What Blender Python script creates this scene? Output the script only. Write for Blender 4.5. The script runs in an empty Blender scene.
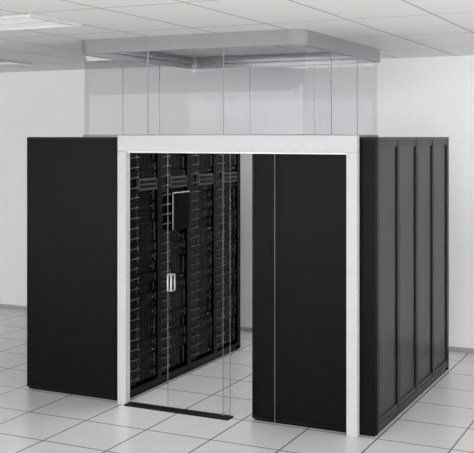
import bpy, bmesh, math, random
from mathutils import Vector
random.seed(4)
S=bpy.context.scene
try:
    S.view_settings.view_transform='Standard'
except Exception: pass
H=2.2; CZ=3.03; WY=3.05

# ---------- materials ----------
def pmat(name,col,rough=.5,metal=0,noise=0,nscale=20,spec=.5):
    m=bpy.data.materials.new(name); m.use_nodes=True
    nt=m.node_tree; b=nt.nodes['Principled BSDF']
    b.inputs['Roughness'].default_value=rough; b.inputs['Metallic'].default_value=metal
    b.inputs['Specular IOR Level'].default_value=spec
    c=(*col,1)
    b.inputs['Base Color'].default_value=c
    if noise:
        tc=nt.nodes.new('ShaderNodeTexCoord'); n=nt.nodes.new('ShaderNodeTexNoise'); n.inputs['Scale'].default_value=nscale
        r=nt.nodes.new('ShaderNodeValToRGB')
        r.color_ramp.elements[0].position=.3; r.color_ramp.elements[1].position=.7
        r.color_ramp.elements[0].color=tuple(v*(1-noise) for v in col)+(1,)
        r.color_ramp.elements[1].color=tuple(min(1,v*(1+noise)) for v in col)+(1,)
        nt.links.new(tc.outputs['Object'],n.inputs['Vector']); nt.links.new(n.outputs['Fac'],r.inputs['Fac']); nt.links.new(r.outputs['Color'],b.inputs['Base Color'])
    return m
def gridmat(name,col,line,size,w,off=(0,0),rough=.5,noise=.03,nscale=3,sizey=None):
    m=pmat(name,col,rough); nt=m.node_tree; b=nt.nodes['Principled BSDF']; L=nt.links.new
    tc=nt.nodes.new('ShaderNodeTexCoord'); sp=nt.nodes.new('ShaderNodeSeparateXYZ'); L(tc.outputs['Object'],sp.inputs[0])
    def M(op,a,bv=None):
        n=nt.nodes.new('ShaderNodeMath'); n.operation=op
        if isinstance(a,(int,float)): n.inputs[0].default_value=a
        else: L(a,n.inputs[0])
        if bv is not None:
            if isinstance(bv,(int,float)): n.inputs[1].default_value=bv
            else: L(bv,n.inputs[1])
        return n.outputs[0]
    ls=[]
    for i,s in ((0,size),(1,sizey or size)):
        f=M('FRACT',M('ADD',M('DIVIDE',sp.outputs[i],s),off[i]+100))
        ls.append(M('LESS_THAN',f,w/s))
    mask=M('MAXIMUM',ls[0],ls[1])
    n=nt.nodes.new('ShaderNodeTexNoise'); n.inputs['Scale'].default_value=nscale; L(tc.outputs['Object'],n.inputs['Vector'])
    r=nt.nodes.new('ShaderNodeValToRGB'); r.color_ramp.elements[0].position=.3; r.color_ramp.elements[1].position=.7
    r.color_ramp.elements[0].color=tuple(v*(1-noise) for v in col)+(1,); r.color_ramp.elements[1].color=tuple(min(1,v*(1+noise)) for v in col)+(1,)
    L(n.outputs['Fac'],r.inputs['Fac'])
    mx=nt.nodes.new('ShaderNodeMix'); mx.data_type='RGBA'; L(mask,mx.inputs['Factor']); L(r.outputs['Color'],mx.inputs['A']); mx.inputs['B'].default_value=(*line,1)
    L(mx.outputs['Result'],b.inputs['Base Color'])
    return m
def glassmat(name,tint,r0,r1,rough=.03,base=0.0,bc=.8):
    m=bpy.data.materials.new(name); m.use_nodes=True; nt=m.node_tree; nt.nodes.clear(); L=nt.links.new
    o=nt.nodes.new('ShaderNodeOutputMaterial'); t=nt.nodes.new('ShaderNodeBsdfTransparent'); t.inputs[0].default_value=(*tint,1)
    g=nt.nodes.new('ShaderNodeBsdfGlossy'); g.inputs['Roughness'].default_value=rough; g.inputs['Color'].default_value=(.95,.95,.95,1)
    lw=nt.nodes.new('ShaderNodeLayerWeight'); lw.inputs[0].default_value=.5
    p=nt.nodes.new('ShaderNodeMath'); p.operation='POWER'; L(lw.outputs['Facing'],p.inputs[0]); p.inputs[1].default_value=4
    ma=nt.nodes.new('ShaderNodeMath'); ma.operation='MULTIPLY_ADD'; L(p.outputs[0],ma.inputs[0]); ma.inputs[1].default_value=r1; ma.inputs[2].default_value=r0
    mx=nt.nodes.new('ShaderNodeMixShader'); L(ma.outputs[0],mx.inputs[0]); L(t.outputs[0],mx.inputs[1]); L(g.outputs[0],mx.inputs[2])
    out=mx
    if base:
        d=nt.nodes.new('ShaderNodeBsdfDiffuse'); d.inputs[0].default_value=(bc,bc,bc,1)
        m2=nt.nodes.new('ShaderNodeMixShader'); m2.inputs[0].default_value=base; L(mx.outputs[0],m2.inputs[1]); L(d.outputs[0],m2.inputs[2]); out=m2
    L(out.outputs[0],o.inputs[0]); return m
def emat(name,col,s):
    m=pmat(name,col); b=m.node_tree.nodes['Principled BSDF']; b.inputs['Emission Color'].default_value=(*col,1); b.inputs['Emission Strength'].default_value=s; return m

BLACK=pmat('rack_black',(.0022,.0022,.0025),.25,spec=.12)
PANEL=pmat('rack_panel',(.0025,.0025,.0028),.3,spec=.08)
DOORP=pmat('rack_door_panel',(.008,.008,.009),.28,spec=.15)
SRV=pmat('server_face',(.0035,.0035,.004),.4,noise=.3,nscale=90,spec=.15)
SRV2=pmat('server_face_grey',(.06,.06,.052),.4,noise=.3,nscale=90,spec=.3)
RING=pmat('cable_ring',(.06,.06,.064),.35,spec=.3)
SCREEN=pmat('screen_black',(.001,.001,.001),.1,spec=.03)
WHITE=pmat('frame_white',(.56,.565,.58),.35,noise=.02,spec=.3)
ALU=pmat('brushed_alu',(.7,.7,.72),.3,.5)
FRAME=pmat('canopy_frame_grey',(.25,.255,.265),.35,.3,noise=.03)
GLASS=glassmat('canopy_glass',(.915,.918,.925),.022,.5,.01)
GLASSD=glassmat('door_glass',(.975,.977,.98),.0,.12,.0)
GEDGE=pmat('glass_edge',(.26,.27,.28),.2)
RUB=pmat('rubber_dark',(.006,.006,.006),.5,spec=.2)
LED=emat('led_green',(.5,.9,.5),.9)

# ---------- builder ----------
class B:
    def __init__(s,name,mats): s.bm=bmesh.new(); s.name=name; s.mats=mats
    def box(s,a,b,m):
        mi=s.mats.index(m)
        x0,y0,z0=[min(a[i],b[i]) for i in range(3)]; x1,y1,z1=[max(a[i],b[i]) for i in range(3)]
        v=[s.bm.verts.new(p) for p in ((x0,y0,z0),(x1,y0,z0),(x1,y1,z0),(x0,y1,z0),(x0,y0,z1),(x1,y0,z1),(x1,y1,z1),(x0,y1,z1))]
        for f in ((0,3,2,1),(4,5,6,7),(0,1,5,4),(1,2,6,5),(2,3,7,6),(3,0,4,7)):
            s.bm.faces.new([v[i] for i in f]).material_index=mi
    def tube(s,pts,r,m,n=6):
        mi=s.mats.index(m); pts=[Vector(p) for p in pts]; rings=[]
        for i,p in enumerate(pts):
            d=(pts[min(i+1,len(pts)-1)]-pts[max(i-1,0)]).normalized()
            u=d.cross(Vector((0,0,1)) if abs(d.z)<.9 else Vector((1,0,0))).normalized(); w=d.cross(u)
            rings.append([s.bm.verts.new(p+r*(math.cos(2*math.pi*k/n)*u+math.sin(2*math.pi*k/n)*w)) for k in range(n)])
        for a,b in zip(rings,rings[1:]):
            for k in range(n):
                f=s.bm.faces.new((a[k],a[(k+1)%n],b[(k+1)%n],b[k])); f.material_index=mi; f.smooth=True
        for rr in (rings[0],rings[-1]): s.bm.faces.new(rr).material_index=mi
    def ring(s,x0,x1,y0,y1,z0,z1,th,rad,m,seg=8):
        mi=s.mats.index(m)
        def loop(o,r):
            out=[]
            for cx,cy,a0 in ((x1-o-r,y1-o-r,0),(x0+o+r,y1-o-r,90),(x0+o+r,y0+o+r,180),(x1-o-r,y0+o+r,270)):
                for k in range(seg+1):
                    a=math.radians(a0+90*k/seg); out.append((cx+r*math.cos(a),cy+r*math.sin(a)))
            return out
        A=loop(0,rad); I=loop(th,max(rad-th,.01)); n=len(A)
        V=[[s.bm.verts.new((x,y,z)) for x,y in lp] for lp,z in ((A,z0),(A,z1),(I,z1),(I,z0))]
        for j in range(4):
            a,b=V[j],V[(j+1)%4]
            for k in range(n):
                s.bm.faces.new((a[k],a[(k+1)%n],b[(k+1)%n],b[k])).material_index=mi
    def done(s,bevel=0,parent=None):
        bmesh.ops.recalc_face_normals(s.bm,faces=s.bm.faces)
        me=bpy.data.meshes.new(s.name); s.bm.to_mesh(me); s.bm.free()
        for m in s.mats: me.materials.append(m)
        o=bpy.data.objects.new(s.name,me); S.collection.objects.link(o)
        if bevel:
            md=o.modifiers.new('bevel','BEVEL'); md.width=bevel; md.segments=2; md.limit_method='ANGLE'; md.angle_limit=math.radians(50)
        if parent: o.parent=parent
        return o
def simple(name,a,b,m):
    k=B(name,[m]); k.box(a,b,m); return k.done()

# ---------- room ----------
X0,X1,Y0=-10,7,-9
simple('floor',(X0,Y0,-.1),(X1,WY+.15,0),gridmat('floor_tiles',(.75,.735,.728),(.22,.21,.21),.5425,.014,(0.0,0.1),.25,.02,2))
simple('ceiling',(X0,Y0,CZ),(X1,WY+.15,CZ+.1),gridmat('ceiling_tiles',(.76,.76,.76),(.36,.36,.36),.62,.016,(.2,.3),.8,.03,60,1.24))
wm=pmat('wall_paint',(.90,.90,.90),.7,noise=.01)
simple('wall_back',(X0,WY,0),(X1,WY+.15,CZ),wm)
simple('wall_left',(X0-.15,Y0,0),(X0,WY+.15,CZ),wm)
bb=pmat('baseboard_grey',(.4,.4,.4),.5)
simple('baseboard_back',(X0,WY-.015,0),(X1,WY,.05),bb)
simple('baseboard_left',(X0,Y0,0),(X0+.015,WY-.015,.05),bb)

# ---------- racks ----------
D=1.01; W=.5425
def rack(idx,xfront,sgn,y0):
    # sgn=+1: front faces +x
    k=B('server_rack',[BLACK,PANEL,DOORP,SRV,SRV2,RING,SCREEN,ALU,LED])
    y1=y0+W-.002; y0=y0+.002
    def X(d): return xfront-sgn*d     # d = depth behind aisle face
    t=.03
    bx=lambda d0,d1,a,b,z0,z1,m: k.box((X(d0),a,z0),(X(d1),b,z1),m)
    bx(.02,D-.02,y0,y1,0,.05,BLACK)
    bx(0,D,y0,y1,.05,.08,BLACK); bx(0,D,y0,y1,H-.03,H,BLACK)
    bx(.03,D-.03,y0,y0+.012,.08,H-.03,PANEL); bx(.03,D-.03,y1-.012,y1,.08,H-.03,PANEL)
    for d in (0,D-.035):
        bx(d,d+.035,y0,y0+t,.08,H-.03,BLACK); bx(d,d+.035,y1-t,y1,.08,H-.03,BLACK)
    # rear door: inset panel with raised border
    bx(D-.02,D-.012,y0+t,y1-t,.08,H-.03,DOORP)
    for a,b,z0,z1 in ((y0+t,y0+t+.02,.08,H-.03),(y1-t-.02,y1-t,.08,H-.03),(y0+t+.02,y1-t-.02,.08,.12),(y0+t+.02,y1-t-.02,H-.075,H-.03)):
        bx(D-.012,D-.003,a,b,z0,z1,BLACK)
    # equipment stack
    z=.10; yy0=y0+.20; yy1=y1-.035
    while z<H-.12:
        h=random.choice([.044,.088,.088,.132,.176]); h=min(h,H-.06-z)
        m=SRV
        pr=random.choice([.03,.035,.045])
        bx(pr,.75,yy0,yy1,z,z+h-.004,m)
        bx(pr-.012,pr,yy0+.005,yy0+.014,z+.01,z+h-.014,SRV2); bx(pr-.012,pr,yy1-.014,yy1-.005,z+.01,z+h-.014,SRV2)
        if h>.08:
            for q in range(5):
                a=yy0+.03+q*.05; bx(pr-.004,pr,a,a+.04,z+.012,z+h-.016,BLACK)
        if random.random()<.5:
            bx(pr-.005,pr,yy1-.05,yy1-.044,z+h/2-.003,z+h/2+.003,LED)
        z+=h
    bx(.005,.2,yy0,yy1,1.74,1.84,SRV2)
    for q in range(6):
        a=yy0+.02+q*.045; bx(.0,.006,a,a+.034,1.76,1.785,BLACK); bx(.0,.006,a,a+.034,1.80,1.825,BLACK)
    if idx==1:
        bx(-.02,.03,yy0-.01,yy1,1.36,1.70,SCREEN)
        bx(-.024,-.02,yy0-.01,yy0-.002,1.36,1.70,ALU)
        bx(-.024,-.02,yy0-.01,yy1,1.69,1.70,ALU)
    # vertical cable manager: spine plate + D-shaped rings
    bx(.03,.05,y0+.032,y0+.195,.08,H-.03,BLACK)
    zc=.14
    while zc<H-.08:
        pts=[]
        for i in range(9):
            a=math.pi*i/8
            pts.append((X(.03-.065*math.sin(a)),y0+.115-.065*math.cos(a),zc+.02*math.sin(a)))
        k.tube(pts,.006,RING,5)
        zc+=.085
    return k.done(.003)
for i in range(4):
    rack(i,-2.17,1,i*W+.012)
for i in range(4):
    rack(i,-D,-1,i*W+.012)

# row end panels (front + rear)
def endpanel(x0,x1,y0,y1):
    k=B('rack_end_panel',[BLACK,PANEL,ALU])
    k.box((x0,y0,.015),(x1,y1,H),PANEL)
    yf=y0-.004 if y0<1 else y1+.004
    ye=y0 if y0<1 else y1
    for a,b,c,d in ((x0,x0+.018,.015,H),(x1-.018,x1,.015,H),(x0+.018,x1-.018,.015,.04),(x0+.018,x1-.018,H-.022,H)):
        k.box((a,yf,c),(b,ye,d),BLACK)
    k.box((x0+.02,min(y0,y1)+.002,0),(x1-.02,max(y0,y1)-.002,.015),BLACK)
    return k.done(.002)
yb=4*W+.014
for x0,x1 in ((-3.18,-2.17),(-D,0)):
    endpanel(x0,x1,-.012,.011); endpanel(x0,x1,yb,yb+.022)

# ---------- aisle sliding door assembly ----------
door=bpy.data.objects.new('sliding_glass_door',None); S.collection.objects.link(door)
k=B('frame',[WHITE,BLACK,ALU])
ya,yb_=-.017,-.087
k.box((-2.20,ya,2.085),(-.135,yb_,2.213),WHITE)
k.box((-2.20,ya,0),(-2.12,yb_,2.085),WHITE)
k.box((-.215,ya,0),(-.135,yb_,2.085),WHITE)
k.box((-2.12,ya-.015,2.07),(-.215,ya-.05,2.085),ALU)
k.done(.004,door)
def leaf(n,x0,x1,y,handle,base=.0118):
    k=B(n,[GLASSD,GEDGE,ALU])
    k.box((x0,y-.004,base),(x1,y+.004,2.07),GLASSD)
    k.box((x0-.001,y-.005,base),(x0,y+.005,2.07),GEDGE); k.box((x1,y-.005,base),(x1+.001,y+.005,2.07),GEDGE)
    if handle:
        hx=x0+.045
        for sg in (-1,1):
            for dx in (0,-.03):
                k.tube([(hx+dx,y+sg*.004,1.09),(hx+dx,y+sg*.03,1.09),(hx+dx,y+sg*.03,.96),(hx+dx,y+sg*.004,.96)],.007,ALU,8)
    return k.done(0,door)
leaf('glass_leaf_1',-1.75,-1.19,-.036,True)
leaf('glass_leaf_2',-1.24,-.80,-.058,False)
k=B('threshold',[RUB,ALU]); k.box((-2.118,-.115,0),(-1.17,-.015,.012),RUB); k.done(0,door)

# ---------- glass canopy ----------
k=B('glass_containment_canopy',[GLASS,FRAME,GEDGE])
cx0,cx1,cy0,cy1=-2.70,-.6,.03,2.10
k.ring(cx0+.03,cx1-.03,cy0+.03,cy1-.03,H+.002,2.90,.008,.09,GLASS)
k.ring(cx0+.02,cx1-.02,cy0+.02,cy1-.02,H+.001,H+.02,.03,.10,FRAME)
k.ring(cx0,cx1,cy0,cy1,2.91,CZ,.055,.13,FRAME)
k.ring(cx0+.055,cx1-.055,cy0+.055,cy1-.055,2.955,2.985,.05,.09,FRAME)
g=.029
for y in (cy0+.70,cy0+1.37):
    for x in (cx0+g,cx1-g-.004): k.box((x,y,H+.02),(x+.006,y+.006,2.91),GEDGE)
for x in (-2.0,-1.3):
    for y in (cy0+g,cy1-g-.004): k.box((x,y,H+.02),(x+.006,y+.006,2.91),GEDGE)
k.done()

# ---------- ceiling lights ----------
LM=emat('light_diffuser',(.82,.82,.82),.2)
def troffer(x,y):
    k=B('ceiling_light',[LM,WHITE])
    k.box((x-.57,y-.27,CZ-.008),(x+.57,y+.27,CZ),LM)
    for a,b,c,d in ((-.6,-.57,-.3,.3),(.57,.6,-.3,.3),(-.57,.57,-.3,-.27),(-.57,.57,.27,.3)):
        k.box((x+a,y+c,CZ-.02),(x+b,y+d,CZ),WHITE)
    k.box((x-.57,y-.01,CZ-.014),(x+.57,y+.01,CZ-.006),WHITE)
    k.done()
for p in ((-2.55,-1.25),(-5.2,-1.25),(1.6,-1.25),(-5.2,1.6),(1.6,1.6),(-2.1,-4.4),(1.6,-4.4)): troffer(*p)
# added fill light inside the canopy, no fixture, brightens the aisle racks
l=bpy.data.lights.new('aisle_fill','AREA'); l.shape='RECTANGLE'; l.size=1.2; l.size_y=1.4; l.energy=40
o=bpy.data.objects.new('aisle_fill',l); o.location=(-1.6,1.05,CZ-.02); S.collection.objects.link(o)

w=bpy.data.worlds.new('w'); S.world=w; w.use_nodes=True
w.node_tree.nodes['Background'].inputs[0].default_value=(1,1,1,1); w.node_tree.nodes['Background'].inputs[1].default_value=3.7

c=bpy.data.cameras.new('camera'); co=bpy.data.objects.new('camera',c); S.collection.objects.link(co); S.camera=co
co.location=(2.129,-6.814,H); co.rotation_euler=(math.pi/2,0,math.radians(25.68))
c.lens=963/474*36; c.sensor_width=36; c.shift_y=-89.5/474
